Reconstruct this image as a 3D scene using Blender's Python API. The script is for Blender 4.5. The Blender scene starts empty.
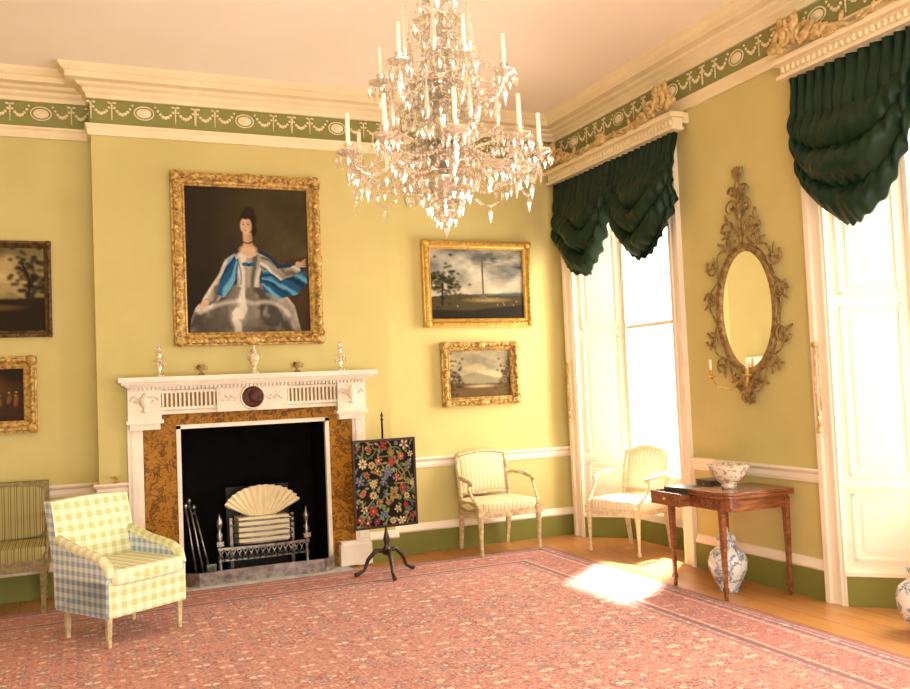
import bpy, math, random
import numpy as np
from mathutils import Matrix, Vector
random.seed(7); rng=np.random.default_rng(7)
pi=math.pi
def C(r,g,b):
    f=lambda c:(c/255/12.92 if c/255<=.04045 else ((c/255+.055)/1.055)**2.4)
    return (f(r),f(g),f(b))
# ---------------------------------------------------------------- materials
class NT:
    def __init__(s,name):
        s.m=bpy.data.materials.new(name); s.m.use_nodes=True; s.nt=s.m.node_tree
        s.b=s.nt.nodes['Principled BSDF']; s.out=s.nt.nodes['Material Output']
        s.tc=None
    def n(s,t,**k):
        x=s.nt.nodes.new(t)
        for a,b in k.items(): setattr(x,a,b)
        return x
    def l(s,a,b): s.nt.links.new(a,b)
    def put(s,sock,v):
        if isinstance(v,bpy.types.NodeSocket): s.l(v,sock)
        elif isinstance(v,(tuple,list)) and len(v)==3 and sock.type=='RGBA': sock.default_value=(*v,1)
        else: sock.default_value=v
    def obj(s):
        if not s.tc: s.tc=s.n('ShaderNodeTexCoord')
        return s.tc.outputs['Object']
    def ma(s,op,a,b=None,c=None):
        x=s.n('ShaderNodeMath',operation=op)
        s.put(x.inputs[0],a)
        if b is not None: s.put(x.inputs[1],b)
        if c is not None: s.put(x.inputs[2],c)
        return x.outputs[0]
    def mix(s,f,a,b,bt='MIX'):
        x=s.n('ShaderNodeMix',data_type='RGBA',blend_type=bt)
        s.put(x.inputs[0],f); s.put(x.inputs[6],a); s.put(x.inputs[7],b)
        return x.outputs[2]
    def noise(s,vec,scale,detail=4,rough=.6,dist=0):
        x=s.n('ShaderNodeTexNoise'); s.l(vec,x.inputs['Vector'])
        x.inputs['Scale'].default_value=scale; x.inputs['Detail'].default_value=detail
        x.inputs['Roughness'].default_value=rough; x.inputs['Distortion'].default_value=dist
        return x.outputs[0]
    def ramp(s,f,stops,interp='LINEAR'):
        x=s.n('ShaderNodeValToRGB'); s.l(f,x.inputs[0]); r=x.color_ramp; r.interpolation=interp
        while len(r.elements)<len(stops): r.elements.new(.5)
        for e,(p,c) in zip(r.elements,stops): e.position=p; e.color=(*c,1)
        return x.outputs[0]
    def sep(s,v):
        x=s.n('ShaderNodeSeparateXYZ'); s.l(v,x.inputs[0]); return x.outputs
    def comb(s,a,b,c):
        x=s.n('ShaderNodeCombineXYZ'); s.put(x.inputs[0],a); s.put(x.inputs[1],b); s.put(x.inputs[2],c); return x.outputs[0]
    def scalev(s,v,sc):
        x=s.n('ShaderNodeMapping'); s.l(v,x.inputs[0]); x.inputs['Scale'].default_value=sc; return x.outputs[0]
    def fin(s,col,rough=.6,metal=0,bump=None,bs=.3,bd=.01,spec=.5):
        s.put(s.b.inputs['Base Color'],col); s.b.inputs['Roughness'].default_value=rough
        s.b.inputs['Metallic'].default_value=metal; s.b.inputs['Specular IOR Level'].default_value=spec
        if bump is not None:
            x=s.n('ShaderNodeBump'); x.inputs['Strength'].default_value=bs; x.inputs['Distance'].default_value=bd
            s.l(bump,x.inputs['Height']); s.l(x.outputs[0],s.b.inputs['Normal'])
        return s.m
def mat(name,c1,c2=None,scale=6,rough=.6,metal=0,bs=0,bd=.005,spec=.5,lo=.35,hi=.65):
    t=NT(name); c2=c2 or tuple(x*.85 for x in c1)
    nz=t.noise(t.obj(),scale)
    col=t.ramp(nz,[(lo,c1),(hi,c2)])
    return t.fin(col,rough,metal,nz if bs else None,bs,bd,spec)
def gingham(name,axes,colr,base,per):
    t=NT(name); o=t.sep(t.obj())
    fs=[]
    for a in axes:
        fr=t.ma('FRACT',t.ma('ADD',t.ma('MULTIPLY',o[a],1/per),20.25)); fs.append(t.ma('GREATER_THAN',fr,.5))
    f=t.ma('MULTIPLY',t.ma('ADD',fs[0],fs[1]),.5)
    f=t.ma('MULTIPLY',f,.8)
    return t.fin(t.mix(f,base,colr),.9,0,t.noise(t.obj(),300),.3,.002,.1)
def stripes(name,ax,per,stops):
    t=NT(name); o=t.sep(t.obj())
    fr=t.ma('FRACT',t.ma('ADD',t.ma('MULTIPLY',o[ax],1/per),20.0))
    return t.fin(t.ramp(fr,stops,'CONSTANT'),.8,0,t.noise(t.obj(),200),.2,.002,.2)
M_wall=mat('wall_paint_green',C(204,191,128),C(198,184,120),1.5,.7,bs=0,spec=.2)
M_frz=mat('frieze_green',C(146,144,86),C(136,136,78),2,.7,spec=.2)
M_base=mat('skirting_green',C(128,126,62),C(120,120,56),2,.6,spec=.2)
M_plaster=mat('cream_plaster',C(238,222,184),C(230,212,172),3,.6)
M_ceil=mat('ceiling_paint',C(250,240,226),C(246,236,220),1,.8)
M_trim=mat('white_trim',C(244,231,212),C(238,225,204),3,.5)
M_white=mat('white_marble',C(238,228,210),C(216,205,186),5,.35,lo=.3,hi=.8,spec=.3)
t=NT('sienna_marble'); nz=t.noise(t.obj(),9,8,.75,1.0)
M_sienna=t.fin(t.ramp(nz,[(.28,C(40,22,6)),(.40,C(112,72,18)),(.5,C(176,122,38)),(.56,C(80,48,12)),(.64,C(152,102,32)),(.76,C(196,146,60))]),.45,spec=.12)
M_black=mat('soot_black',C(18,15,13),C(10,9,8),5,.9,spec=.1)
M_steel=mat('polished_steel',C(170,165,160),C(120,115,108),20,.3,.9)
M_iron=mat('dark_iron',C(50,46,44),C(30,28,28),20,.45,.6)
M_gold=mat('gilt_wood',C(216,178,100),C(124,92,42),32,.45,.22,.5,.006)
M_goldd=mat('aged_gilt',C(176,144,90),C(104,78,42),25,.5,.2,.5,.006)
M_pelm=mat('cream_gilt',C(228,202,146),C(170,132,76),22,.5,.1,.4,.006)
M_gold2=mat('bright_gilt',C(216,180,94),C(190,148,70),20,.38,.5)
M_slot=mat('frame_slip_dark',C(50,34,20),C(30,20,12),20,.6)
M_mah=mat('mahogany',C(112,58,28),C(70,32,16),14,.28,bs=0)
M_dmah=mat('dark_mahogany',C(52,26,16),C(30,15,10),14,.3)
t=NT('table_satinwood'); v=t.scalev(t.obj(),(3,22,22)); nz=t.noise(v,2.5,5,.6,.6)
M_table=t.fin(t.ramp(nz,[(.3,C(156,98,56)),(.55,C(120,70,38)),(.75,C(88,48,26))]),.18)
M_chair=mat('painted_chair_wood',C(214,196,158),C(170,148,106),30,.5)
M_chairw=mat('painted_chair_white',C(236,222,192),C(206,190,150),30,.5)
M_str=stripes('stripe_cream_fabric',0,.036,[(0,C(226,212,172)),(.4,C(176,158,112)),(.55,C(226,212,172)),(.75,C(150,150,110)),(.82,C(226,212,172))])
M_str2=stripes('stripe_pale_fabric',0,.04,[(0,C(240,230,204)),(.45,C(208,190,150)),(.6,C(240,230,204))])
M_olive=stripes('stripe_olive_fabric',0,.045,[(0,C(166,152,98)),(.35,C(120,110,66)),(.5,C(198,184,130)),(.6,C(120,110,66)),(.8,C(166,152,98))])
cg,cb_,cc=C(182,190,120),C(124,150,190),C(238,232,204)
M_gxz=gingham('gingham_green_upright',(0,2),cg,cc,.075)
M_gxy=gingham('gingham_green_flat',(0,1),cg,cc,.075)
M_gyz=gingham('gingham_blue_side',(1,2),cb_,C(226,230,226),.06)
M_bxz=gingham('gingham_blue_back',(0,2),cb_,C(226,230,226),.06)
t=NT('dark_green_silk'); nz=t.noise(t.obj(),5)
M_curt=t.fin(t.ramp(nz,[(.3,C(24,50,28)),(.7,C(12,34,20))]),.42,0,None,spec=.22)
M_candle=mat('candle_wax',C(250,240,215),C(244,232,205),5,.5)
t=NT('cut_crystal')
tr=t.n('ShaderNodeBsdfTransparent'); tr.inputs[0].default_value=(.88,.83,.75,1)
gl=t.n('ShaderNodeBsdfGlossy'); gl.inputs[0].default_value=(1,.98,.94,1); gl.inputs[1].default_value=.04
df=t.n('ShaderNodeBsdfDiffuse'); df.inputs[0].default_value=(.86,.79,.68,1)
m1=t.n('ShaderNodeMixShader'); m1.inputs[0].default_value=.33; t.l(gl.outputs[0],m1.inputs[1]); t.l(df.outputs[0],m1.inputs[2])
m2=t.n('ShaderNodeMixShader'); m2.inputs[0].default_value=.56; t.l(tr.outputs[0],m2.inputs[1]); t.l(m1.outputs[0],m2.inputs[2])
t.l(m2.outputs[0],t.out.inputs[0]); M_cry=t.m
t=NT('mirror_glass'); M_mir=t.fin(C(252,250,244),.02,1)
t=NT('blue_white_porcelain'); nz=t.noise(t.obj(),16,3,.6,1.2)
M_porc=t.fin(t.ramp(nz,[(.0,C(230,230,226)),(.5,C(226,226,224)),(.55,C(96,110,150)),(.66,C(220,222,224))]),.15)
t=NT('painted_bowl_porcelain'); nz=t.noise(t.obj(),24,3,.6,1)
M_bowl=t.fin(t.ramp(nz,[(.0,C(230,220,198)),(.54,C(226,216,194)),(.58,C(180,130,104)),(.63,C(130,136,112)),(.68,C(226,216,194))]),.2)
t=NT('paper_fan'); M_fan=t.fin(C(240,226,190),.8)
def vcol(name,rough=.6,spec=.12):
    t=NT(name); a=t.n('ShaderNodeVertexColor',layer_name='Col'); return t.fin(a.outputs[0],rough,0,spec=spec)
M_paint=vcol('oil_paint'); M_embr=vcol('embroidery',.9,.1)
# floor boards
t=NT('floor_boards'); o=t.sep(t.obj()); v=t.comb(o[1],o[0],0)
br=t.n('ShaderNodeTexBrick'); t.l(v,br.inputs[0]); br.inputs['Scale'].default_value=1
br.inputs['Brick Width'].default_value=3.1; br.inputs['Row Height'].default_value=.19
br.inputs['Mortar Size'].default_value=.004; br.inputs['Color1'].default_value=(*C(196,140,80),1)
br.inputs['Color2'].default_value=(*C(174,116,62),1); br.inputs['Mortar'].default_value=(*C(80,46,22),1)
gr=t.noise(t.scalev(v,(2,30,1)),2,5)
M_floor=t.fin(t.mix(.4,br.outputs[0],t.ramp(gr,[(.3,C(212,156,94)),(.7,C(136,86,44))])),.33,0,spec=.4)
# persian rug
RW,RH=6.3,8.1
t=NT('persian_rug_wool'); o=t.sep(t.obj())
px=t.ma('PINGPONG',t.ma('ADD',o[0],30.),.42); py=t.ma('PINGPONG',t.ma('ADD',o[1],30.13),.55)
pv=t.comb(px,py,0)
def vor(sc,feat='F1'):
    x=t.n('ShaderNodeTexVoronoi',feature=feat); t.l(pv,x.inputs['Vector']); x.inputs['Scale'].default_value=sc; return x
va=vor(6.); vb=vor(16.); vc=vor(36.)
def band(dist,lo,hi): return t.ma('MULTIPLY',t.ma('GREATER_THAN',dist,lo),t.ma('LESS_THAN',dist,hi))
rose=C(178,112,104); red=C(146,70,68); blue=C(88,96,120); cream=C(226,204,180); pink=C(206,152,140)
col=t.mix(band(va.outputs[0],.28,.42),rose,red)
col=t.mix(t.ma('LESS_THAN',va.outputs[0],.22),col,blue)
col=t.mix(t.ma('LESS_THAN',va.outputs[0],.13),col,cream)
sh=t.sep(vb.outputs[1])
fcol=t.ramp(sh[0],[(0,blue),(.25,cream),(.45,pink),(.65,C(110,110,106)),(.82,red)],'CONSTANT')
col=t.mix(t.ma('LESS_THAN',vb.outputs[0],.36),col,fcol)
sh2=t.sep(vc.outputs[1])
fcol2=t.ramp(sh2[0],[(0,cream),(.3,blue),(.55,red),(.75,pink)],'CONSTANT')
col=t.mix(t.ma('MULTIPLY',t.ma('LESS_THAN',vc.outputs[0],.34),.8),col,fcol2)
nz=t.noise(t.obj(),45,4,.8)
col=t.mix(t.ma('MULTIPLY',band(nz,.5,.58),.5),col,cream)
dx=t.ma('SUBTRACT',RW/2,t.ma('ABSOLUTE',o[0])); dy=t.ma('SUBTRACT',RH/2,t.ma('ABSOLUTE',o[1])); e=t.ma('MINIMUM',dx,dy)
col=t.mix(t.ma('MULTIPLY',band(e,.10,.52),.4),col,C(138,66,66))
for a,b,c,al in ((.0,.035,C(140,90,86),1),(.05,.075,blue,.8),(.10,.125,C(66,68,90),.8),(.15,.165,cream,.6),(.46,.475,cream,.6),(.49,.53,C(76,78,98),.8),(.56,.58,blue,.6)):
    col=t.mix(t.ma('MULTIPLY',band(e,a,b),al),col,c)
big=t.noise(t.obj(),.7,2); col=t.mix(t.ma('MULTIPLY',big,.55),col,C(206,156,144))
fine=t.noise(t.obj(),90,2)
M_rug=t.fin(col,.95,0,fine,.5,.006,.05)
# ---------------------------------------------------------------- mesh builder
class MB:
    def __init__(s): s.v=[];s.f=[];s.mi=[];s.sm=[];s.M=Matrix.Identity(4);s.n=0
    def add(s,vs,fs,m=0,sm=False):
        A=np.array(s.M); v=np.asarray(vs,float)@A[:3,:3].T+A[:3,3]
        s.v.append(v)
        for f in fs: s.f.append([i+s.n for i in f]); s.mi.append(m); s.sm.append(sm)
        s.n+=len(v)
    def box(s,x0,x1,y0,y1,z0,z1,m=0):
        v=[(x,y,z) for x in (x0,x1) for y in (y0,y1) for z in (z0,z1)]
        s.add(v,[(0,1,3,2),(4,6,7,5),(0,4,5,1),(2,3,7,6),(0,2,6,4),(1,5,7,3)],m)
    def fru(s,c0,h0,c1,h1,m=0):
        v=[]
        for c,h in ((c0,h0),(c1,h1)):
            for a,b in ((-1,-1),(1,-1),(1,1),(-1,1)): v.append((c[0]+a*h[0],c[1]+b*h[1],c[2]))
        s.add(v,[(3,2,1,0),(4,5,6,7),(0,1,5,4),(1,2,6,5),(2,3,7,6),(3,0,4,7)],m)
    def lathe(s,prof,c=(0,0,0),m=0,seg=16,sm=True,sx=1,sy=1,flute=0,nf=8):
        v=[];f=[]
        for r,z in prof:
            for i in range(seg):
                a=2*pi*i/seg; rr=r*(1+flute*math.cos(nf*a)); v.append((c[0]+rr*sx*math.cos(a),c[1]+rr*sy*math.sin(a),c[2]+z))
        n=len(prof)
        for j in range(n-1):
            for i in range(seg):
                k=(i+1)%seg; f.append((j*seg+i,j*seg+k,(j+1)*seg+k,(j+1)*seg+i))
        f.append(list(range(seg))[::-1]); f.append([(n-1)*seg+i for i in range(seg)])
        s.add(v,f,m,sm)
    def tube(s,pts,r,m=0,seg=8,sm=True,flat=1):
        P=[Vector(p) for p in pts]; n=len(P); R=r if isinstance(r,(list,tuple)) else [r]*n
        T=[(P[min(i+1,n-1)]-P[max(i-1,0)]).normalized() for i in range(n)]
        u=T[0].orthogonal().normalized(); v=[];f=[]
        for i in range(n):
            u=(u-T[i]*u.dot(T[i])); u=u.normalized() if u.length>1e-6 else T[i].orthogonal().normalized()
            w=T[i].cross(u)
            for k in range(seg):
                a=2*pi*k/seg; q=P[i]+(u*math.cos(a)+w*math.sin(a)*flat)*R[i]; v.append(tuple(q))
        for j in range(n-1):
            for i in range(seg):
                k=(i+1)%seg; f.append((j*seg+i,j*seg+k,(j+1)*seg+k,(j+1)*seg+i))
        f.append(list(range(seg))[::-1]); f.append([(n-1)*seg+i for i in range(seg)])
        s.add(v,f,m,sm)
    def ell(s,c,r,m=0,seg=10,rings=6,rot=None,sm=True,e=1):
        v=[];f=[]
        sg=lambda x,p:math.copysign(abs(x)**p,x)
        for j in range(rings+1):
            ph=-pi/2+pi*j/rings
            for i in range(seg):
                a=2*pi*i/seg
                q=Vector((r[0]*sg(math.cos(ph),e)*sg(math.cos(a),e),r[1]*sg(math.cos(ph),e)*sg(math.sin(a),e),r[2]*sg(math.sin(ph),e)))
                if rot: q=rot@q
                v.append((c[0]+q[0],c[1]+q[1],c[2]+q[2]))
        for j in range(rings):
            for i in range(seg):
                k=(i+1)%seg; f.append((j*seg+i,j*seg+k,(j+1)*seg+k,(j+1)*seg+i))
        s.add(v,f,m,sm)
    def sup(s,c,size,m=0,e=.35,rot=None): s.ell(c,(size[0]/2,size[1]/2,size[2]/2),m,32,16,rot,True,e)
    def octa(s,c,r,h,m=0,h2=None):
        h2=h2 or h; x,y,z=c; a=random.random()
        ca,sa=r*math.cos(a),r*math.sin(a)
        s.add([(x,y,z+h),(x+ca,y+sa,z),(x-sa,y+ca,z),(x-ca,y-sa,z),(x+sa,y-ca,z),(x,y,z-h2)],
              [(0,1,2),(0,2,3),(0,3,4),(0,4,1),(5,2,1),(5,3,2),(5,4,3),(5,1,4)],m)
    def prism(s,poly,a,b,axis='z',m=0,sm=False):
        n=len(poly); mp={'z':lambda p,t:(p[0],p[1],t),'y':lambda p,t:(p[0],t,p[1]),'x':lambda p,t:(t,p[0],p[1])}[axis]
        v=[mp(p,a) for p in poly]+[mp(p,b) for p in poly]
        f=[list(range(n))[::-1],[n+i for i in range(n)]]+[(i,(i+1)%n,n+(i+1)%n,n+i) for i in range(n)]
        s.add(v,f,m,sm)
    def sweep(s,path,prof,m=0):
        P=[Vector((p[0],p[1])) for p in path]; n=len(P)
        nr=[]
        for i in range(n-1):
            d=(P[i+1]-P[i]).normalized(); nr.append(Vector((d.y,-d.x)))
        v=[];f=[];k=len(prof)
        for i in range(n):
            if i==0: mt=nr[0]
            elif i==n-1: mt=nr[-1]
            else: mt=(nr[i-1]+nr[i])/(1+nr[i-1].dot(nr[i]))
            for o,z in prof: v.append((P[i].x+mt.x*o,P[i].y+mt.y*o,z))
        for i in range(n-1):
            for j in range(k-1): f.append((i*k+j,(i+1)*k+j,(i+1)*k+j+1,i*k+j+1))
        f.append(list(range(k))); f.append([(n-1)*k+j for j in range(k)][::-1])
        s.add(v,f,m)
    def fin(s,name,mats,loc=(0,0,0),rz=0,parent=None,bevel=0,rx=0):
        me=bpy.data.meshes.new(name); V=np.concatenate(s.v)
        me.from_pydata([tuple(x) for x in V],[],s.f)
        for q in mats: me.materials.append(q)
        me.polygons.foreach_set('material_index',s.mi); me.polygons.foreach_set('use_smooth',s.sm)
        me.update()
        import bmesh
        bm=bmesh.new(); bm.from_mesh(me); bmesh.ops.recalc_face_normals(bm,faces=bm.faces); bm.to_mesh(me); bm.free()
        ob=bpy.data.objects.new(name,me); bpy.context.scene.collection.objects.link(ob)
        ob.location=loc; ob.rotation_euler=(rx,0,rz)
        if parent: ob.parent=parent
        if bevel:
            b=ob.modifiers.new('bevel','BEVEL'); b.width=bevel; b.segments=2; b.limit_method='ANGLE'; b.angle_limit=.7
        return ob
def empty(name,loc=(0,0,0),rz=0):
    o=bpy.data.objects.new(name,None); bpy.context.scene.collection.objects.link(o); o.location=loc; o.rotation_euler=(0,0,rz); o.empty_display_size=.1; return o
def R90(): return math.radians(-90)
# ---------------------------------------------------------------- canvas painter
def inpoly(X,Y,P):
    r=np.zeros(X.shape,bool); n=len(P)
    for i in range(n):
        x1,y1=P[i]; x2,y2=P[(i+1)%n]
        c=((y1>Y)!=(y2>Y))&(X<(x2-x1)*(Y-y1)/((y2-y1) or 1e-9)+x1); r^=c
    return r
class Cv:
    def __init__(s,w,h,col):
        s.w,s.h=w,h; s.a=np.ones((h,w,3))*np.array(col); s.clip=None
        s.X,s.Y=np.meshgrid((np.arange(w)+.5)/w,(np.arange(h)+.5)/h)
    def blend(s,m,c,a=1):
        if s.clip is not None: m=m*s.clip
        m=(m*a)[...,None]; s.a=s.a*(1-m)+np.array(C(*c))*m
    def blur(s,m,n):
        m=m.astype(float)
        for _ in range(n):
            p=np.pad(m,1,mode='edge'); m=(p[1:-1,1:-1]*2+p[:-2,1:-1]+p[2:,1:-1]+p[1:-1,:-2]+p[1:-1,2:])/6
        return m
    def setclip(s,P): s.clip=None if P is None else s.blur(inpoly(s.X,s.Y,P),2)
    def poly(s,P,c,a=1,b=1): s.blend(s.blur(inpoly(s.X,s.Y,P),b),c,a)
    def ell(s,x,y,rx,ry,c,ang=0,soft=.25,a=1):
        ar=s.h/s.w; dx=(s.X-x); dy=(s.Y-y)*ar
        ca,sa=math.cos(ang),math.sin(ang); u=(dx*ca+dy*sa)/rx; v=(-dx*sa+dy*ca)/(ry*ar)
        s.blend(np.clip((1-np.sqrt(u*u+v*v))/soft,0,1),c,a)
    def line(s,pts,w,c,a=1,soft=.5):
        ar=s.h/s.w; m=np.zeros(s.X.shape)
        for (x1,y1),(x2,y2) in zip(pts[:-1],pts[1:]):
            dx,dy=x2-x1,(y2-y1)*ar; L=dx*dx+dy*dy+1e-12
            t=np.clip(((s.X-x1)*dx+(s.Y-y1)*ar*dy)/L,0,1)
            d=np.hypot(s.X-x1-t*dx,(s.Y-y1)*ar-t*dy); m=np.maximum(m,np.clip((w-d)/(w*soft),0,1))
        s.blend(m,c,a)
    def quad(s,p0,p1,p2,w,c,a=1,soft=1):
        s.line([((1-t)**2*p0[0]+2*t*(1-t)*p1[0]+t*t*p2[0],(1-t)**2*p0[1]+2*t*(1-t)*p1[1]+t*t*p2[1]) for t in np.linspace(0,1,9)],w,c,a,soft)
    def folds(s,cx,cy,freq,ph,lo,mid,hi,warp=3.0,k=4,rad=0):
        # satin-like folds radiating from a point
        ar=s.h/s.w; dx=s.X-cx; dy=(s.Y-cy)*ar
        ang=np.arctan2(dx,dy); r=np.hypot(dx,dy); n=s.fbm(k)
        w=np.sin(ang*freq+ph+warp*(n-.5)*2*2+rad*r)
        w2=np.sin(ang*freq*2.3+ph*2+warp*(n-.5)*6+rad*1.7*r)*.4
        q=np.clip((w+w2)/1.2,-1,1)
        s.blend(np.ones(s.X.shape),mid); s.blend(np.clip(q*1.3-.15,0,1)**1.3,hi,.95); s.blend(np.clip(-q*1.3-.15,0,1)**1.2,lo,.9)
    def field(s,k,ky=None):
        ky=ky or k
        q=rng.random((ky+2,k+2)); yi=s.Y*ky; xi=s.X*k; y0=yi.astype(int);x0=xi.astype(int);fy=yi-y0;fx=xi-x0
        fx=fx*fx*(3-2*fx);fy=fy*fy*(3-2*fy)
        return q[y0,x0]*(1-fy)*(1-fx)+q[y0+1,x0]*fy*(1-fx)+q[y0,x0+1]*(1-fy)*fx+q[y0+1,x0+1]*fy*fx
    def fbm(s,k,ky=None): 
        ky=ky or k; return (s.field(k,ky)+s.field(2*k,2*ky)*.6+s.field(4*k,4*ky)*.35+s.field(9*k,9*ky)*.2)/2.15
    def noise(s,amp,gain=1):
        n=(s.field(8)+s.field(20)*.7+s.field(50)*.5)/2.2-.5; s.a=np.clip(s.a*(1+amp*2*n[...,None]),0,1)*gain
    def obj(s,name,W,H,m,parent,loc=(0,0,0)):
        w,h=s.w,s.h; xs=np.linspace(-W/2,W/2,w); zs=np.linspace(H/2,-H/2,h)
        XX,ZZ=np.meshgrid(xs,zs); V=np.stack([XX,0*XX,ZZ],-1).reshape(-1,3)
        idx=np.arange(w*h).reshape(h,w); F=np.stack([idx[:-1,:-1],idx[1:,:-1],idx[1:,1:],idx[:-1,1:]],-1).reshape(-1,4)
        me=bpy.data.meshes.new(name); me.from_pydata(V.tolist(),[],F.tolist()); me.materials.append(m)
        at=me.color_attributes.new('Col','FLOAT_COLOR','POINT')
        at.data.foreach_set('color',np.concatenate([s.a.reshape(-1,3),np.ones((w*h,1))],1).astype(np.float32).ravel())
        o=bpy.data.objects.new(name,me); bpy.context.scene.collection.objects.link(o); o.parent=parent; o.location=loc; return o
# ---------------------------------------------------------------- camera
cam_d=bpy.data.cameras.new('camera'); cam=bpy.data.objects.new('camera',cam_d); bpy.context.scene.collection.objects.link(cam)
yaw,pit,rol=.4075,.0455,-.0428
F=Vector((math.sin(yaw)*math.cos(pit),math.cos(yaw)*math.cos(pit),math.sin(pit)))
R0=Vector((math.cos(yaw),-math.sin(yaw),0)); U0=R0.cross(F)
R=R0*math.cos(rol)+U0*math.sin(rol); U=-R0*math.sin(rol)+U0*math.cos(rol)
Mx=Matrix(((R.x,U.x,-F.x,-4.7135),(R.y,U.y,-F.y,-8.0433),(R.z,U.z,-F.z,1.5817),(0,0,0,1)))
cam.matrix_world=Mx; cam_d.sensor_width=36; cam_d.lens=887.47*36/910; cam_d.clip_start=.05
bpy.context.scene.camera=cam
# ---------------------------------------------------------------- room shell
XL,YN,ZC=-8.3,-9.6,4.30
BL,BR,BD=-4.536,-2.014,.224
OX0,OX1,OZ=-3.93,-2.62,1.34
b=MB(); b.box(XL,.36,YN,.5,-.12,0); b.fin('floor',[M_floor])
b=MB(); b.box(XL,.8,YN,.5,ZC,ZC+.1); b.fin('ceiling',[M_ceil])
b=MB(); b.box(XL-.1,OX0,0,.45,0,ZC); b.box(OX1,0.0,0,.45,0,ZC); b.box(OX0,OX1,0,.45,OZ,ZC)
b.fin('wall_back',[M_wall])
y0=-BD
b=MB(); b.box(BL,OX0,-BD,0,0,ZC); b.box(OX1,BR,-BD,0,0,ZC); b.box(OX0,OX1,-BD,0,OZ,ZC)
b.box(OX0-.02,OX1+.02,.36,.40,0,OZ+.02,1); b.box(OX0-.02,OX0+.012,y0+.01,.36,0,OZ,1); b.box(OX1-.012,OX1+.02,y0+.01,.36,0,OZ,1); b.box(OX0,OX1,y0+.01,.36,OZ-.012,OZ+.02,1); b.box(OX0,OX1,y0,.36,.0,.01,1)
b.fin('wall_chimney_breast',[M_wall,M_black])
b=MB(); b.box(XL-.1,XL,YN,0,0,ZC); b.fin('wall_left',[M_wall])
b=MB(); b.box(XL,-6.2,YN-.2,YN,0,ZC); b.fin('light_block_front',[M_wall])  # unseen part wall added behind the camera to darken the room's left side
WC=[-1.06,-4.36,-7.66]; HW=.81; WT=3.5
b=MB(); ys=[.45]+sum([[c+HW+.0,c-HW] for c in WC],[])+[YN]
for i in range(0,len(ys),2): b.box(0,.42,ys[i+1],ys[i],0,ZC)
for c in WC: b.box(0,.42,c-HW,c+HW,WT,ZC)
b.fin('wall_right',[M_wall])
path=[(XL,0),(BL,0),(BL,-BD),(BR,-BD),(BR,0),(0,0),(0,YN)]
z0=4.08
b=MB(); b.sweep(path,[(0,z0),(.03,z0),(.035,z0+.03),(.06,z0+.05),(.06,z0+.075),(.1,z0+.09),(.115,z0+.11),(.19,z0+.115),(.19,z0+.16),(.21,z0+.17),(.235,z0+.2),(.24,ZC),(0,ZC)]); b.fin('trim_1',[M_plaster])
b=MB(); b.sweep(path,[(0,3.775),(.02,3.775),(.03,3.80),(.03,3.835),(.045,3.85),(.045,3.865),(0,3.865)]); b.fin('trim_2',[M_plaster])
b=MB(); b.sweep(path,[(0,3.865),(.006,3.866),(.006,4.079),(0,4.079)]); 
# frieze relief
def relief(b,p0,p1,n):
    p0=Vector(p0);p1=Vector(p1);d=(p1-p0);L=d.length;d.normalize();nr=Vector((d.y,-d.x))
    P=lambda s,z,o=.012:(p0.x+d.x*s+nr.x*o,p0.y+d.y*s+nr.y*o,z)
    rot=Matrix(((d.x,nr.x,0),(d.y,nr.y,0),(0,0,1)))
    per=L/n
    for i in range(n):
        c=(i+.5)*per; zc=3.985
        b.ell(P(c,zc),(.062,.008,.042),1,16,6,rot); b.ell(P(c,zc,.018),(.034,.008,.024),1,12,6,rot)
        b.tube([P(c+.078*math.cos(a),zc+.056*math.sin(a)) for a in np.linspace(0,2*pi,21)],.006,1,5)
        for sgn in (-1,1):
            e=c+sgn*per/2; s0=c+sgn*.09; mid=(s0+e)/2
            for (a,bb) in ((s0,mid),(mid,e)):
                for k in range(9):
                    tt=k/8; z=4.045-.085*math.sin(pi*tt)
                    r=.010+.006*math.sin(pi*tt); b.ell(P(a+(bb-a)*tt,z),(r,.008,r),1,6,4,rot)
            for q in (mid,e-sgn*.004):
                b.ell(P(q-.02,4.055),(.018,.008,.010),1,6,4,rot); b.ell(P(q+.02,4.055),(.018,.008,.010),1,6,4,rot)
                for k in range(6): b.ell(P(q,4.03-k*.022),(.010-.001*k,.007,.012),1,6,4,rot)
relief(b,(XL,0),(BL,0),5); relief(b,(BL,-BD),(BR,-BD),3); relief(b,(BR,0),(0,0),3); relief(b,(0,0),(0,YN),12)
b.fin('trim_3',[M_frz,M_plaster])
# chair rail & skirting
rail=[(0,.80),(.012,.80),(.02,.825),(.02,.86),(.035,.87),(.045,.885),(.045,.90),(0,.90)]
sk_w=[(0,.20),(.022,.20),(.03,.215),(.022,.245),(.012,.27),(0,.275)]
sk_g=[(0,0),(.03,0),(.03,.20),(0,.20)]
CPL,CPR=-4.30,-2.27
segs={'back':[[(XL,0),(BL,0),(BL,-BD),(CPL,-BD)],[(CPR,-BD),(BR,-BD),(BR,0),(0,0),(0,-.10)]],
      'right':[[(0,WC[0]-.96),(0,WC[1]+.96)],[(0,WC[1]-.96),(0,WC[2]+.96)],[(0,WC[2]-.96),(0,YN)]]}
k=4
for side,ss in segs.items():
    b=MB(); b2=MB()
    for p in ss: b.sweep(p,rail); b2.sweep(p,sk_g,0); b2.sweep(p,sk_w,1)
    b.fin('trim_%d'%k,[M_trim]); k+=1
    b2.fin('baseboard_'+side,[M_base,M_trim])
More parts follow.
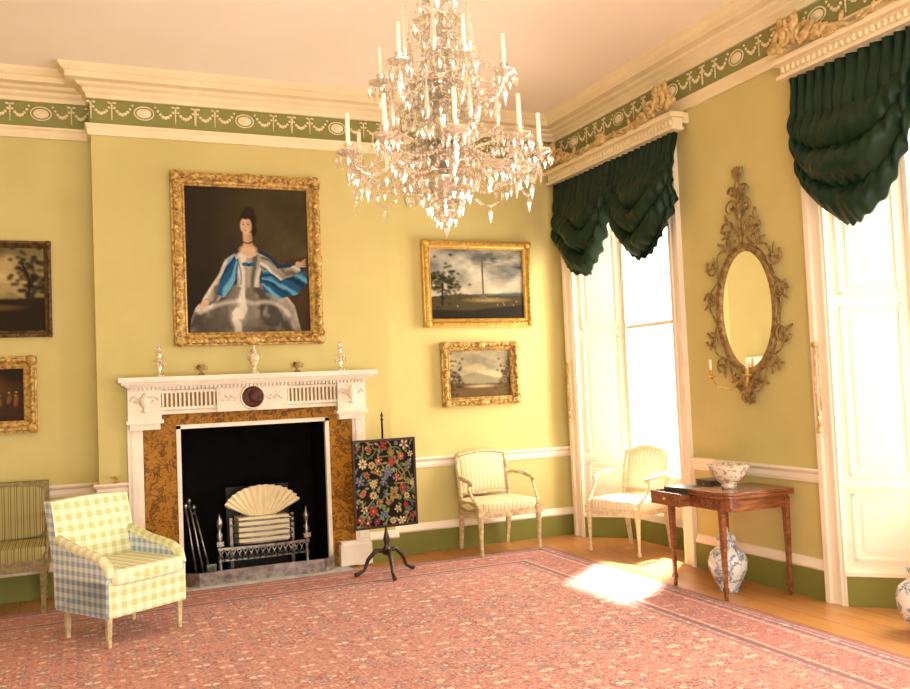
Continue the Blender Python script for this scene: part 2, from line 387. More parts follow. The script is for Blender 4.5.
# ---------------------------------------------------------------- windows (local: x right along wall, y into wall, z up)
def window(i,yc):
    b=MB(); D=.36; w2=.47
    for s in (-1,1):
        def q(x,y): return (s*x,y)
        poly=[q(HW,0),q(HW,D),q(w2,D)]
        b.prism(poly,0,WT,'z',0)
        dx,dy=(w2-HW),D; L=math.hypot(dx,dy); ux,uy=dx/L,dy/L
        nx,ny=-abs(uy),-abs(ux)
        def slab(a0,a1,z0,z1,t,m,t0=0.0):
            P=[(HW+ux*a0+nx*t0,uy*a0+ny*t0),(HW+ux*a1+nx*t0,uy*a1+ny*t0),(HW+ux*a1+nx*t,uy*a1+ny*t),(HW+ux*a0+nx*t,uy*a0+ny*t)]
            b.prism([(s*p[0],p[1]) for p in P],z0,z1,'z',m)
        slab(.0,L,.001,.2,.02,1); slab(0,L,.2,.225,.025,0)
        for (z0,z1) in ((.30,.74),(.86,2.0),(2.08,3.35)):
            for (a0,a1,y0,y1) in ((.06,L-.06,z0,z0+.02),(.06,L-.06,z1-.02,z1),(.06,.08,z0,z1),(L-.08,L-.06,z0,z1)):
                slab(a0,a1,y0,y1,.010,0)
            slab(.12,L-.12,z0+.06,z1-.06,.006,0)
        slab(0,L,.78,.82,.02,0)
        x0,x1=(HW-.01,HW+.145)
        # architrave: one stepped profile
        pr=[(x0,0),(x0,-.025),(x0+.02,-.025),(x0+.025,-.035),(x0+.045,-.035),(x0+.05,-.025),(x1-.045,-.028),(x1-.04,-.05),(x1,-.05),(x1,0)]
        b.prism([(s*p[0],p[1]-.0005) for p in pr],0,WT+.14,'z',0)
        b.box(min(s*w2,s*(w2-.04)),max(s*w2,s*(w2-.04)),D-.02,D+.03,.62,WT,0)
    b.box(-HW,HW,0,D,WT-.02,WT,0)
    b.box(-HW-.10,HW+.10,-.025,-.0005,WT,WT+.10,0); b.box(-HW-.104,HW+.104,-.05,-.0005,WT+.10,WT+.139,0)
    b.box(-w2-.02,w2+.02,D-.03,D+.05,0,.62,0); b.box(-w2,w2,D-.045,D-.03,.001,.2,1); b.box(-w2,w2,D-.08,D+.05,.62,.66,0)
    for (x0,x1,z0,z1) in ((-w2+.08,w2-.08,.26,.28),(-w2+.08,w2-.08,.54,.56),(-w2+.08,-w2+.1,.26,.56),(w2-.1,w2-.08,.26,.56)): b.box(x0,x1,D-.045,D-.03,z0,z1,0)
    for z,h in ((.66,.05),(2.06,.035),(3.42,.06)): b.box(-w2,w2,D-.01,D+.03,z,z+h,0)
    b.box(-.006,.006,D,D+.012,.66,WT,0)
    tx=-HW-.09
    b.tube([(tx,-.07,1.75),(tx-.01,-.075,1.5),(tx,-.07,1.25)],.006,2,6)
    b.tube([(tx+.03,-.07,1.74),(tx+.035,-.075,1.5),(tx+.03,-.07,1.3)],.006,2,6)
    b.tube([(tx,-.05,1.75),(tx,-.08,1.75)],.02,2,8)
    b.lathe([(.004,.1),(.016,.09),(.018,.07),(.008,.06),(.024,0),(.022,-.02),(.002,-.022)],(tx+.01,-.075,1.17),2,10)
    b.fin('window_%d'%i,[M_trim,M_base,M_pelm],(0,yc,0),R90())
for i,c in enumerate(WC): window(i+1,c)
def scroll(b,cx,cz,size,a0,turn,m,y=-.02,r=.012,dirn=1,n=26):
    pts=[];rr=[]
    for i in range(n):
        t=i/(n-1); rad=size*(1-t)**.8; a=a0+dirn*turn*t
        pts.append((cx+rad*math.cos(a),y-.01*math.sin(pi*t),cz+rad*math.sin(a))); rr.append(r*(1-.55*t))
    b.tube(pts,rr,m,6); b.ell(pts[-1],(r*1.1,)*3,m,8,6)
def leaf(b,x,z,l,w,ang,m,y=-.02,t=.012):
    rot=Matrix.Rotation(-ang,3,'Y'); b.ell((x+math.cos(ang)*l/2,y,z+math.sin(ang)*l/2),(l/2,t,w/2),m,8,6,rot)
def pelmet(yc):
    b=MB(); h=1.06; d=.17; yb=-.052
    b.box(-h,h,-d,yb,3.60,3.625); b.box(-h+.02,h-.02,-d+.02,yb,3.625,3.70,0); b.box(-h-.02,h+.02,-d-.025,yb,3.70,3.725); b.box(-h-.01,h+.01,-d-.01,yb,3.725,3.745)
    for s in (-1,1): b.box(min(s*h,s*(h-.03)),max(s*h,s*(h-.03)),yb,-.001,3.66,3.745)
    for i in range(44):
        x=-h+.05+i*(2*h-.1)/43; b.ell((x,-d+.015,3.662),(.018,.012,.026),0,8,6)
    y=-d-.005; Z=3.765
    for s in (-1,1):
        e=s*(h-.12)
        for (dx,dz,sz,a0,di) in ((.02,.09,.09,0,1),(-.15,.07,.075,pi,-1),(-.29,.03,.05,0,1),(-.05,.20,.05,.5,-1)):
            scroll(b,e+s*dx,Z+dz,sz,a0 if s>0 else pi-a0,2.4*pi,1,y,.022,di*s)
        for (dx,dz,l,a) in ((.0,.02,.25,1.3),(-.05,.02,.24,1.75),(.03,.0,.16,.7),(-.1,0,.2,2.4),(-.2,0,.18,2.8),(-.3,-.01,.16,3.0),(.05,.05,.14,.1)):
            leaf(b,e+s*dx,Z+dz,l,.075,a if s>0 else pi-a,1,y,.025)
        pts=[(e-s*(.28+.6*t),y,Z+.03*math.sin(t*3*pi)) for t in np.linspace(0,1,24)]; b.tube(pts,[.020*(1-.5*t) for t in np.linspace(0,1,24)],1,6)
        for k in range(5): leaf(b,e-s*(.34+.12*k),Z+.02*math.sin(k*1.7),.08,.035,(1.9 if k%2 else 2.6) if s>0 else pi-(1.9 if k%2 else 2.6),1,y,.012)
    b.ell((0,y,Z+.02),(.09,.03,.05),1,14,8)
    for a in np.linspace(.3,pi-.3,7): leaf(b,0,Z,.11,.04,a,1,y,.015)
    return b.fin('curtain_pelmet',[M_plaster,M_pelm],(0,yc,0),R90())
def curtain(yc,zl,k0=0):
    b=MB(); h=1.0; nu,nv=240,120; v=[];f=[]
    for j in range(nv+1):
        for i in range(nu+1):
            u=i/nu; t=j/nv; p=(u*2)%1 if i<nu else 1.; sp=math.sin(pi*min(max(p,0),1)); k=(0 if u<.5 else 1)+k0
            outer=abs(2*u-1); zed=3.20-.16*outer
            zb=zed-(zed-zl)*sp**.72+.010*math.sin(u*150)
            tt=t**.92
            z=3.595+(zb-3.595)*tt
            bul=.03+.17*math.sin(pi*min(1,t**1.4)*.92)*(.3+.7*sp)
            w_=2*pi*(t*4.1+.5*math.sin(p*pi*2+k*1.3)*(1-t)*t*2+.25*k+.18*math.sin(p*7+k*2))
            rd=(abs(math.sin(w_/2)))
            fold=.095*min(1,max(0,(t-.10)*2.2))*(.2+.8*sp)*(rd-.6)
            g=math.sin(u*2*pi*24+1.7*math.sin(u*11+k*2)+t*2.5*(2*p-1))
            fold+=.026*g*math.exp(-t*4.5)
            fold+=.036*g*(1-sp)**1.6*(.3+.7*t)
            fold+=.016*math.sin(u*31+t*9+k)*t+.009*math.sin(u*57-t*23)*t*sp
            v.append((-h+2*h*u,-.056-bul-fold,z))
    for j in range(nv):
        for i in range(nu):
            a=j*(nu+1)+i; f.append((a,a+1,a+nu+2,a+nu+1))
    b.add(v,f,0,True)
    o=b.fin('festoon_curtain',[M_curt],(0,yc,0),R90()); so=o.modifiers.new('s','SOLIDIFY'); so.thickness=.01
PC=[-1.13,-4.42,-7.7]
for c,zl,kk in zip(PC,(2.60,2.50,2.5),(0,3,1)): pelmet(c); curtain(c,zl,kk)
# ---------------------------------------------------------------- fireplace
b=MB(); b.box(OX0-.02,OX1+.12,-.495,y0-.001,0.0005,.018,0); b.fin('hearth_slab',[mat('hearth_stone',C(190,182,168),C(150,142,130),6,.4)])
b=MB(); cx=-3.30; y0=-BD-.001
sx0,sx1=-4.19,-2.37
b.box(sx0,OX0+.03,y0-.03,y0,.0,OZ+.1,1); b.box(OX1-.03,sx1,y0-.03,y0,0.02,OZ+.1,1); b.box(OX0+.03,OX1-.03,y0-.03,y0,OZ-.02,OZ+.1,1)
for (a,c,z0_,z1_) in ((OX0-.0,OX0+.035,0.019,OZ),(OX1-.035,OX1,0.019,OZ),(OX0,OX1,OZ-.03,OZ+.005)): b.box(a,c,y0-.045,y0-.0,z0_,z1_,0)
zf0,zf1=1.44,1.67
for s in (-1,1):
    e=cx+s*.955
    b.box(e-.06,e+.06,y0-.05,y0,0,zf0,0); b.box(e-.03,e+.03,y0-.06,y0,.25,zf0-.12,0)
    bx=cx+s*.88
    b.box(bx-.145,bx+.145,y0-.10,y0,0.019,.20,0); b.box(bx-.135,bx+.135,y0-.085,y0,.20,.23,0)
    b.box(bx-.13,bx+.13,y0-.12,y0,zf0-.04,zf1,0); b.box(bx-.145,bx+.145,y0-.135,y0,zf0-.07,zf0-.04,0); b.box(bx-.12,bx+.12,y0-.11,y0,zf0-.12,zf0-.07,0)
    b.lathe([(.012,0),(.03,.01),(.012,.03),(.045,.08),(.05,.12),(.02,.14),(.012,.16),(.0,.17)],(bx,y0-.12,zf0+.02),0,12)
    for k in (-1,1):
        scroll(b,bx+k*.07,zf0+.12,.04,0 if k>0 else pi,2.2*pi,0,y0-.125,.008,k)
    f0,f1=(cx+s*.30,cx+s*.75); lo,hi=min(f0,f1),max(f0,f1)
    b.box(lo,hi,y0-.055,y0,zf0+.05,zf1-.04,4)
    n=13
    for i in range(n):
        x=lo+(i+.5)*(hi-lo)/n; b.box(x-.008,x+.008,y0-.085,y0-.04,zf0+.06,zf1-.05,0)
    b.box(lo-.01,hi+.01,y0-.09,y0,zf1-.055,zf1-.03,0); b.box(lo-.01,hi+.01,y0-.09,y0,zf0+.035,zf0+.06,0)
b.box(cx-1.0,cx+1.0,y0-.05,y0,zf0,zf1,0); b.box(cx-.93,cx+.93,y0-.075,y0,zf0,zf0+.03,0)
b.box(cx-.30,cx+.30,y0-.11,y0,zf0+.0,zf1,0); b.box(cx-.27,cx+.27,y0-.115,y0,zf0+.03,zf1-.03,0)
b.ell((cx,y0-.115,zf0+.115),(.10,.02,.10),3,24,10); b.tube([(cx+.1*math.cos(a),y0-.12,zf0+.115+.1*math.sin(a)) for a in np.linspace(0,2*pi,33)],.010,0,6)
b.ell((cx,y0-.13,zf0+.12),(.04,.018,.055),3,12,8); b.ell((cx+.02,y0-.13,zf0+.09),(.05,.014,.03),3,12,8)
for s in (-1,1):
    for k in range(5): leaf(b,cx+s*(.12+k*.025),zf0+.115,.05,.02,(.5 if k%2 else -.5) if s>0 else pi-(.5 if k%2 else -.5),0,y0-.118,.008)
for (hw,d,z0_,z1_) in ((1.0,.13,zf1-.02,zf1),(1.03,.17,zf1,zf1+.018),(1.06,.22,zf1+.018,zf1+.04),(1.085,.27,zf1+.04,zf1+.08)):
    b.box(cx-hw,cx+hw,y0-d,y0,z0_,z1_,0)
for i in range(60): 
    x=cx-.98+i*1.96/59; b.box(x-.010,x+.010,y0-.155,y0-.1,zf1-.025,zf1-.002,0)
b.fin('fireplace_chimneypiece',[M_white,M_sienna,M_black,mat('porphyry',C(96,50,34),C(56,28,20),30,.4,spec=.2),mat('flute_sienna',C(176,140,72),C(150,114,52),8,.6,spec=.2)])
ZM=zf1+.0805; YM=-.40
# grate
b=MB(); gx,gy=-3.2,-.04
for s in (-1,1):
    x=gx+s*.38
    b.lathe([(.03,0),(.03,.02),(.014,.04),(.02,.12),(.014,.2),(.018,.3),(.028,.36),(.012,.40),(.024,.44),(.03,.47),(.012,.51),(.004,.55)],(x,gy-.08,.011),0,12)
    b.box(x-.03,x+.03,gy-.11,gy-.05,.28,.32,0)
    b.fru((gx+s*.27,gy,.012),(.015,.015),(gx+s*.27,gy,.50),(.012,.012),0)
for k in range(5):
    z=.29+k*.048; w=.24+.006*k
    b.tube([(gx-w,gy,z),(gx-w,gy-.1,z),(gx-w*.8,gy-.15,z),(gx,gy-.17,z),(gx+w*.8,gy-.15,z),(gx+w,gy-.1,z),(gx+w,gy,z)],.009,0,6)
b.box(gx-.22,gx+.22,gy-.12,gy+.14,.28,.50,1)
pp=[(gx-.40+.8*t,gy-.10-.04*math.sin(pi*t)) for t in np.linspace(0,1,17)]
for (x1,y1),(x2,y2) in zip(pp[:-1],pp[1:]):
    b.add([(x1,y1,.24),(x2,y2,.24),(x2,y2,.265),(x1,y1,.265)],[(0,1,2,3)],0); b.add([(x1,y1,.15),(x2,y2,.15),(x2,y2,.165),(x1,y1,.165)],[(0,1,2,3)],0)
    b.tube([(x1,y1,.155),(x2,y2,.25)],.006,0,5); b.tube([(x2,y2,.155),(x1,y1,.25)],.006,0,5)
b.box(gx-.36,gx+.36,gy-.06,gy+.25,.0101,.035,2); b.box(gx-.28,gx+.28,gy+.17,gy+.19,.012,.75,2)
b.fin('fire_grate',[M_steel,M_fan,M_iron])
b=MB(); n=14; v=[];f=[]; fz=.505
for i in range(2*n+1):
    a=pi*(1-i/(2*n)); a=pi/2+(a-pi/2)*.86; yy=.03 if i%2 else 0
    rr=1.0+(.02 if i%2 else -.02)
    v.append((gx+.12*math.cos(a),gy-yy*.4-.02,fz)); v.append((gx+.34*rr*math.cos(a),gy-yy*1.2-.05,fz+.27*rr*(.22+.78*math.sin(a))))
for i in range(2*n): f.append((2*i,2*i+1,2*i+3,2*i+2))
b.add(v,f,0); o=b.fin('paper_fan',[M_fan]); so=o.modifiers.new('s','SOLIDIFY'); so.thickness=.004
# fender
b=MB(); fc=(OX0+OX1)/2; pp=[]
for t in np.linspace(0,1,49):
    x=-(.66)+1.32*t; sx=1-abs(2*t-1)
    yy=-.29-.15*min(1,sx*5)**.5-.015*math.cos(2*pi*t)
    pp.append((fc+x,yy))
def ribbon(z0_,z1_,th,m):
    v=[];f=[]
    for (x,y) in pp: v+= [(x,y,z0_),(x,y,z1_),(x,y+th,z1_),(x,y+th,z0_)]
    for i in range(len(pp)-1):
        for k in range(4): a=i*4+k;c=i*4+(k+1)%4; f.append((a,c,c+4,a+4))
    b.add(v,f,m)
ribbon(.0185,.035,.03,0); ribbon(.035,.115,.006,0); ribbon(.115,.13,.02,0)
b.fin('steel_fender',[M_steel])
b=MB()
for (x,y,lx,ly,h) in ((-3.78,-.10,-.07,.10,.62),(-3.72,-.11,-.1,.12,.66),(-3.66,-.10,-.12,.12,.6)):
    pts=[(x,y-.05,.02),(x+lx*.5,y-.05+ly*.5,.02+h*.5),(x+lx,y-.05+ly,.02+h)]
    b.tube(pts,.008,0,8); b.ell(pts[-1],(.018,.018,.026),0,10,8); b.ell((pts[-1][0],pts[-1][1],pts[-1][2]-.05),(.013,.013,.013),0)
b.box(-3.70,-3.62,-.16,-.145,.02,.14,0)
b.fin('fire_irons',[M_steel])
# ---------------------------------------------------------------- frames
def frame(W,H,w,d,fancy,m=0,slot=1):
    b=MB(); iw,ih=W/2-w,H/2-w
    prof=[(0,.0),(0,d*.45),(w*.12,d*.6),(w*.2,d*.5),(w*.35,d*.6),(w*.6,d),(w*.78,d),(w*.86,d*.75),(w,d*.7),(w,0)]
    v=[];f=[];k=len(prof)
    for (sx,sz) in ((-1,-1),(1,-1),(1,1),(-1,1)):
        for o,h in prof: v.append((sx*(iw+o),-h,sz*(ih+o)))
    for i in range(4):
        for j in range(k-1): a=i*k+j; c=((i+1)%4)*k+j; f.append((a,c,c+1,a+1))
    b.add(v,f,m)
    if fancy:
        def side(L,fn,ang):
            n=max(4,int(L/(w*.55)))
            for i in range(n+1):
                t=i/n; s=-L/2+L*t; x,z=fn(s)
                a=ang+(.7 if i%2 else -.7); r=w*(.30 if fancy>1 else .2)
                b.ell((x,-d*.92,z),(r,d*.28,r*.5),m,8,5,Matrix.Rotation(-a,3,'Y'))
        mo=w*.62
        side(2*iw+w,lambda s:(s,ih+mo),0);side(2*iw+w,lambda s:(s,-ih-mo),0);side(2*ih+w,lambda s:(iw+mo,s),pi/2);side(2*ih+w,lambda s:(-iw-mo,s),pi/2)
        for sx in (-1,1):
            for sz in (-1,1):
                b.ell((sx*(iw+mo),-d*.95,sz*(ih+mo)),(w*.45,d*.4,w*.45),m,10,6)
                if fancy>1:
                    scroll(b,sx*(iw+mo*.3),sz*(ih+mo*1.0),w*.4,0,2*pi,m,-d*1.05,w*.09,sx)
                    scroll(b,sx*(iw+mo*1.0),sz*(ih+mo*.3),w*.4,pi/2,2*pi,m,-d*1.05,w*.09,-sx)
        if fancy>1:
            for (x,z) in ((0,ih+mo),(0,-ih-mo),(iw+mo,0),(-iw-mo,0)):
                b.ell((x,-d,z),(w*.6,d*.4,w*.42) if x==0 else (w*.42,d*.4,w*.6),m,12,6)
    b.box(-iw-.002,iw+.002,-.006,0,-ih-.002,ih+.002,slot)
    return b,iw,ih
def painting(name,x0,x1,z0_,z1_,y,w,d,fancy,cv,gm=M_gold):
    W,H=x1-x0,z1_-z0_; E=empty(name,((x0+x1)/2,y-.004,(z0_+z1_)/2))
    b,iw,ih=frame(W,H,w,d,fancy); b.fin('frame',[gm,M_slot],parent=E)
    cv.obj('canvas',2*iw,2*ih,M_paint,E,(0,-.012,0)); return E
# portrait: seated woman in silver satin with a blue wrap
c=Cv(260,312,C(46,38,24))
n_=c.fbm(4); c.blend(np.clip((c.X-.2)*1.3,0,1)*n_,(108,94,58),.85); c.blend(np.clip((.5-c.X)*1.5,0,1)*np.clip(c.Y*1.4-.3,0,1),(22,18,12),.9)
c.blend(np.clip((c.Y-.8)*4,0,1)*np.clip((c.X-.6)*3,0,1),(44,28,18),.8)
c.poly([(.80,.50),(1,.46),(1,1),(.80,1)],(66,40,30),.6,4)
CL=[(.36,.47),(.42,.43),(.60,.43),(.68,.47),(.76,.53),(.90,.52),(.97,.56),(.94,.66),(.84,.72),(.70,.74),(.5,.66),(.38,.74),(.30,.78),(.26,.70),(.30,.58)]
c.poly(CL,(16,50,78),1,2)
SK=[(.02,1),(.03,.92),(.07,.83),(.15,.76),(.26,.71),(.38,.675),(.52,.655),(.66,.67),(.78,.72),(.87,.82),(.92,1)]
c.setclip(SK); c.folds(.50,.50,9,1.0,(60,56,48),(138,131,116),(226,220,204),2.4,4,3.)
n_=c.fbm(5); c.blend(np.clip((.47-n_)*6,0,1),(74,68,58),.55); c.blend(np.clip((c.Y-.9)*8,0,1),(60,54,44),.5)
c.quad((.10,.86),(.32,.76),(.52,.80),.03,(232,227,212),.5); c.quad((.56,.80),(.70,.76),(.82,.88),.028,(230,224,208),.5)
c.setclip(None)
BO=[(.405,.455),(.45,.44),(.54,.44),(.60,.455),(.61,.54),(.585,.62),(.58,.69),(.40,.69),(.405,.60),(.39,.53)]
c.setclip(BO); c.folds(.49,.95,16,0,(88,82,70),(158,151,134),(222,216,198),1.6,4); c.setclip(None)
SL=[(.39,.455),(.42,.50),(.40,.60),(.33,.70),(.24,.79),(.16,.82),(.12,.78),(.18,.70),(.26,.60),(.31,.50)]
c.setclip(SL); c.folds(.60,.30,22,.5,(92,86,74),(166,159,142),(228,222,206),2.0,5); c.setclip(None)
SR=[(.60,.46),(.67,.49),(.74,.56),(.84,.55),(.91,.52),(.93,.57),(.86,.63),(.74,.67),(.64,.62),(.59,.55)]
c.setclip(SR); c.folds(.40,.40,20,1.5,(92,86,74),(160,153,136),(224,218,202),2.0,5); c.setclip(None)
M1=[(.34,.50),(.39,.47),(.415,.53),(.40,.62),(.35,.70),(.29,.76),(.235,.74),(.27,.63)]
M2=[(.63,.56),(.70,.60),(.76,.64),(.86,.61),(.97,.57),(.985,.66),(.89,.74),(.74,.77),(.62,.72),(.60,.64)]
for Mp,cxy in ((M1,(.45,.40)),(M2,(.50,.60))):
    c.setclip(Mp); c.folds(cxy[0],cxy[1],16,.3,(12,44,70),(30,88,128),(104,170,202),2.4,4); c.setclip(None)
c.quad((.41,.50),(.45,.60),(.43,.67),.012,(34,88,126),.8)
c.ell(.47,.53,.03,.016,(40,96,136)); c.ell(.53,.53,.03,.016,(36,90,130)); c.ell(.50,.535,.014,.014,(20,50,80))
c.quad((.44,.46),(.50,.50),(.57,.455),.012,(230,224,206),.7)
c.ell(.50,.435,.085,.052,(216,180,144),0,.4); c.poly([(.462,.31),(.53,.31),(.54,.41),(.46,.41)],(204,166,130),1,2); c.poly([(.505,.33),(.53,.32),(.54,.40),(.51,.40)],(164,122,92),.6,2)
c.quad((.46,.375),(.50,.395),(.54,.37),.008,(30,24,24),.9,.5)
c.ell(.507,.222,.078,.088,(40,27,18),0,.3); c.ell(.515,.165,.055,.05,(46,30,20),0,.4); c.ell(.555,.30,.025,.05,(36,24,16),.2,.5)
c.ell(.487,.262,.052,.064,(222,184,148),0,.25); c.ell(.52,.27,.022,.05,(184,138,106),0,1,.6); c.ell(.468,.285,.02,.014,(212,138,116),0,1,.6)
c.ell(.487,.205,.04,.02,(44,28,18),0,.6)
for x in (.466,.505): c.ell(x,.255,.010,.005,(50,36,30),0,.4); c.line([(x-.012,.243),(x+.012,.242)],.004,(96,66,48),.8)
c.line([(.484,.257),(.479,.277),(.486,.28)],.004,(176,126,98),.9); c.ell(.485,.297,.012,.005,(166,66,58),0,.5)
c.ell(.14,.80,.035,.022,(214,176,144),-.6)
for k in range(4): c.line([(.13+.012*k,.80),(.085+.02*k,.835+.004*k)],.007,(208,170,138))
c.ell(.92,.525,.034,.02,(214,176,144),.3)
for k in range(4): c.line([(.93,.518+.008*k),(.975,.49+.016*k)],.007,(208,170,138))
c.noise(.14,.80)
painting('portrait_painting',-3.925,-2.635,2.005,3.50,-BD,.115,.07,2,c)
# landscape 1
c=Cv(200,140,C(120,130,128))
n_=c.fbm(3,4); g=np.clip(n_*1.8-.42+.25*(1-abs(c.X-.45)*1.6),0,1); c.a=np.array(C(60,76,84))*(1-g[...,None])+np.array(C(212,204,178))*g[...,None]
n_=c.fbm(4,6); c.blend(np.clip((n_-.50)*5,0,1)*np.clip(1.2-c.Y*1.6,0,1)*np.clip(.3+c.X,0,1),(44,50,52),.8)
c.blend(np.clip((c.Y-.40)*5,0,1)*np.clip((.68-c.Y)*8,0,1),(206,186,144),.5)
c.poly([(0,.68),(.3,.64),(.6,.66),(1,.63),(1,1),(0,1)],(72,62,34),1,2); c.poly([(0,.86),(.4,.88),(1,.80),(1,1),(0,1)],(36,30,16),1,4)
c.ell(.6,.73,.3,.045,(170,146,92),0,.9,.8); c.poly([(.45,.645),(1,.62),(1,.66),(.45,.675)],(80,92,88),.8,2)
for _ in range(150): c.ell(random.gauss(.13,.09),random.gauss(.48,.13),.032,.03,random.choice([(30,34,16),(52,54,26),(22,24,12),(74,68,34)]),0,.8,.85)
c.line([(.12,.8),(.13,.5)],.012,(30,24,14)); c.line([(.56,.70),(.56,.20)],.013,(96,84,62),.95); c.line([(.56,.24),(.56,.14)],.007,(96,84,62),.95); c.poly([(.52,.72),(.60,.72),(.585,.64),(.535,.64)],(104,92,70))
for _ in range(16): c.ell(random.uniform(.25,.95),random.uniform(.70,.84),.008,.018,random.choice([(150,120,86),(100,40,30),(30,26,22),(150,140,116)]),0,.6)
c.noise(.12,.85)
painting('landscape_painting',-1.57,-.385,2.15,3.01,0,.085,.07,1,c,M_gold2)
c=Cv(170,125,C(190,170,120))
n_=c.fbm(3,4); g=np.clip(n_*1.5-.3,0,1)[...,None]; c.a=np.array(C(112,104,86))*(1-g)+np.array(C(206,188,138))*g
c.poly([(.1,.62),(.3,.50),(.42,.47),(.55,.52),(.8,.6),(1,.62),(1,.8),(0,.8)],(128,118,88),.8,6); c.poly([(0,.68),(.5,.72),(1,.70),(1,1),(0,1)],(98,76,40),1,3)
c.ell(.5,.77,.3,.045,(188,172,128),0,.8,.8)
for _ in range(110): c.ell(random.gauss(.06,.10),random.gauss(.6,.20),.035,.04,random.choice([(66,52,28),(86,66,34),(50,38,20)]),0,.8,.8)
for _ in range(80): c.ell(random.gauss(.96,.08),random.gauss(.60,.16),.035,.04,random.choice([(84,66,36),(66,52,30)]),0,.8,.8)
c.noise(.1,.88)
painting('landscape_painting.001',-1.41,-.575,1.37,2.0,0,.085,.07,2,c,M_gold)
c=Cv(180,125,C(46,40,24)); n_=c.fbm(4); c.blend(np.clip(1.2-np.hypot((c.X-.60)*1.5,(c.Y-.32)*2),0,1)*np.clip(n_*1.6-.1,0,1)*1.3,(190,168,114),.9)
for _ in range(130): c.ell(random.gauss(.90,.07),random.gauss(.38,.17),.03,.035,random.choice([(26,24,12),(52,48,24),(36,34,16)]),0,.8,.85)
for _ in range(60): c.ell(random.gauss(.35,.07),random.gauss(.34,.12),.03,.03,random.choice([(26,24,12),(52,48,22)]),0,.8,.8)
c.line([(.87,.8),(.89,.4),(.84,.2)],.010,(30,22,12)); c.line([(.36,.75),(.34,.35)],.010,(30,22,12))
c.poly([(0,.66),(1,.60),(1,1),(0,1)],(40,30,16),1,4); c.ell(.6,.72,.3,.05,(118,94,48),0,.9,.8); c.noise(.15,.85)
painting('landscape_painting.002',-5.98,-4.86,2.12,2.91,0,.055,.05,1,c,mat('dark_gilt',C(120,92,50),C(60,42,22),25,.5,.3))
c=Cv(130,110,C(44,30,18)); n_=c.fbm(3); c.blend(np.clip(n_*1.5-.2,0,1)*np.clip(1.2-c.X*.9,0,1),(120,84,46),.8)
for _ in range(16):
    x,y=random.uniform(.1,.98),random.uniform(.4,.8); cc_=random.choice([(130,90,50),(150,70,40),(70,54,36),(170,140,90)])
    c.ell(x,y,.035,.12,cc_,random.uniform(-.3,.3),.6,.8); c.ell(x,y-.13,.016,.022,(190,146,104),0,.5)
c.ell(.85,.15,.2,.2,(24,18,12),0,1,.7); c.noise(.15,.85)
painting('genre_painting',-5.80,-4.985,1.345,1.965,0,.10,.06,1,c,M_gold)
# ---------------------------------------------------------------- mantel ornaments
def cstick(name,x):
    b=MB(); b.lathe([(.045,0),(.045,.012),(.015,.025),(.01,.05),(.02,.07),(.01,.09),(.012,.12),(.05,.13),(.05,.135),(.012,.14),(.018,.17),(.02,.19),(.012,.2)],(0,0,0),0,14)
    for i in range(10):
        a=2*pi*i/10; b.octa((.048*math.cos(a),.048*math.sin(a),.10),.008,.022,0,.03)
    b.lathe([(.011,.2),(.011,.26),(.002,.262)],(0,0,0),0,8)
    for i in range(6):
        a=2*pi*i/6; b.octa((.024*math.cos(a),.024*math.sin(a),.21),.007,.02,0)
    b.fin(name,[M_cry],(x,YM,ZM))
cstick('glass_candlestick',-4.06); cstick('glass_candlestick.001',-2.53)
for nm,x in (('gilt_urn',-3.73),('gilt_urn.001',-2.92)):
    b=MB(); b.lathe([(.03,0),(.03,.012),(.01,.025),(.012,.035),(.04,.06),(.042,.075),(.03,.082),(.034,.09),(.03,.09),(.0,.075)],(0,0,0),0,16)
    b.tube([(.04,0,.07),(.055,0,.08),(.05,0,.05),(.03,0,.045)],.004,0,6); b.tube([(-.04,0,.07),(-.055,0,.08),(-.05,0,.05),(-.03,0,.045)],.004,0,6)
    b.fin(nm,[M_goldd],(x,YM,ZM))
b=MB(); b.lathe([(.045,0),(.045,.02),(.02,.03),(.015,.05),(.035,.09),(.045,.13),(.04,.16),(.02,.18),(.03,.19),(.032,.2),(.01,.215),(.014,.235),(.002,.25)],(0,0,0),0,20)
for s in (-1,1): b.tube([(s*.038,0,.16),(s*.06,0,.17),(s*.062,0,.14),(s*.042,0,.11)],.005,0,6)
b.fin('porcelain_urn',[mat('cream_porcelain',C(232,220,190),C(180,160,120),30,.2)],(-3.29,YM,ZM))
b=MB(); b.lathe([(.022,0),(.022,.012),(.008,.02),(.008,.035),(.024,.04),(.02,.055),(.002,.06)],(0,0,0),0,12); b.tube([(0,0,.045),(-.05,0,.05)],.005,0,6)
b.fin('brass_bell_lever',[M_gold2],(-4.40,-BD-.022,.901))
# ---------------------------------------------------------------- fire screen
E=empty('pole_fire_screen',(-2.31,-.86,0.008),math.radians(3))
b=MB()
b.lathe([(.001,.16),(.03,.17),(.045,.20),(.03,.23),(.018,.26),(.03,.29),(.022,.33),(.014,.36),(.009,.40),(.009,1.30),(.018,1.305),(.006,1.32),(.014,1.34),(.002,1.37)],(0,.02,0),0,14)
for a in (math.radians(-100),math.radians(15),math.radians(165)):
    ca,sa=math.cos(a),math.sin(a)
    P=[(.02,.20),(.09,.21),(.16,.14),(.20,.05),(.25,.025),(.28,.018)]
    b.tube([(r*ca,.02+r*sa,z) for r,z in P],[.022,.020,.017,.014,.016,.018],0,8)
b.box(-.285,.285,-.012,.008,.40,.42,0);b.box(-.285,.285,-.012,.008,1.125,1.145,0);b.box(-.285,-.267,-.012,.008,.42,1.125,0);b.box(.267,.285,-.012,.008,.42,1.125,0);b.box(-.265,.265,-.002,.006,.42,1.125,0)
b.box(-.02,.02,.0,.03,1.08,1.12,0); b.box(-.02,.02,.0,.03,.46,.50,0)
b.fin('stand',[M_dmah],parent=E)
c=Cv(160,200,C(30,24,20))
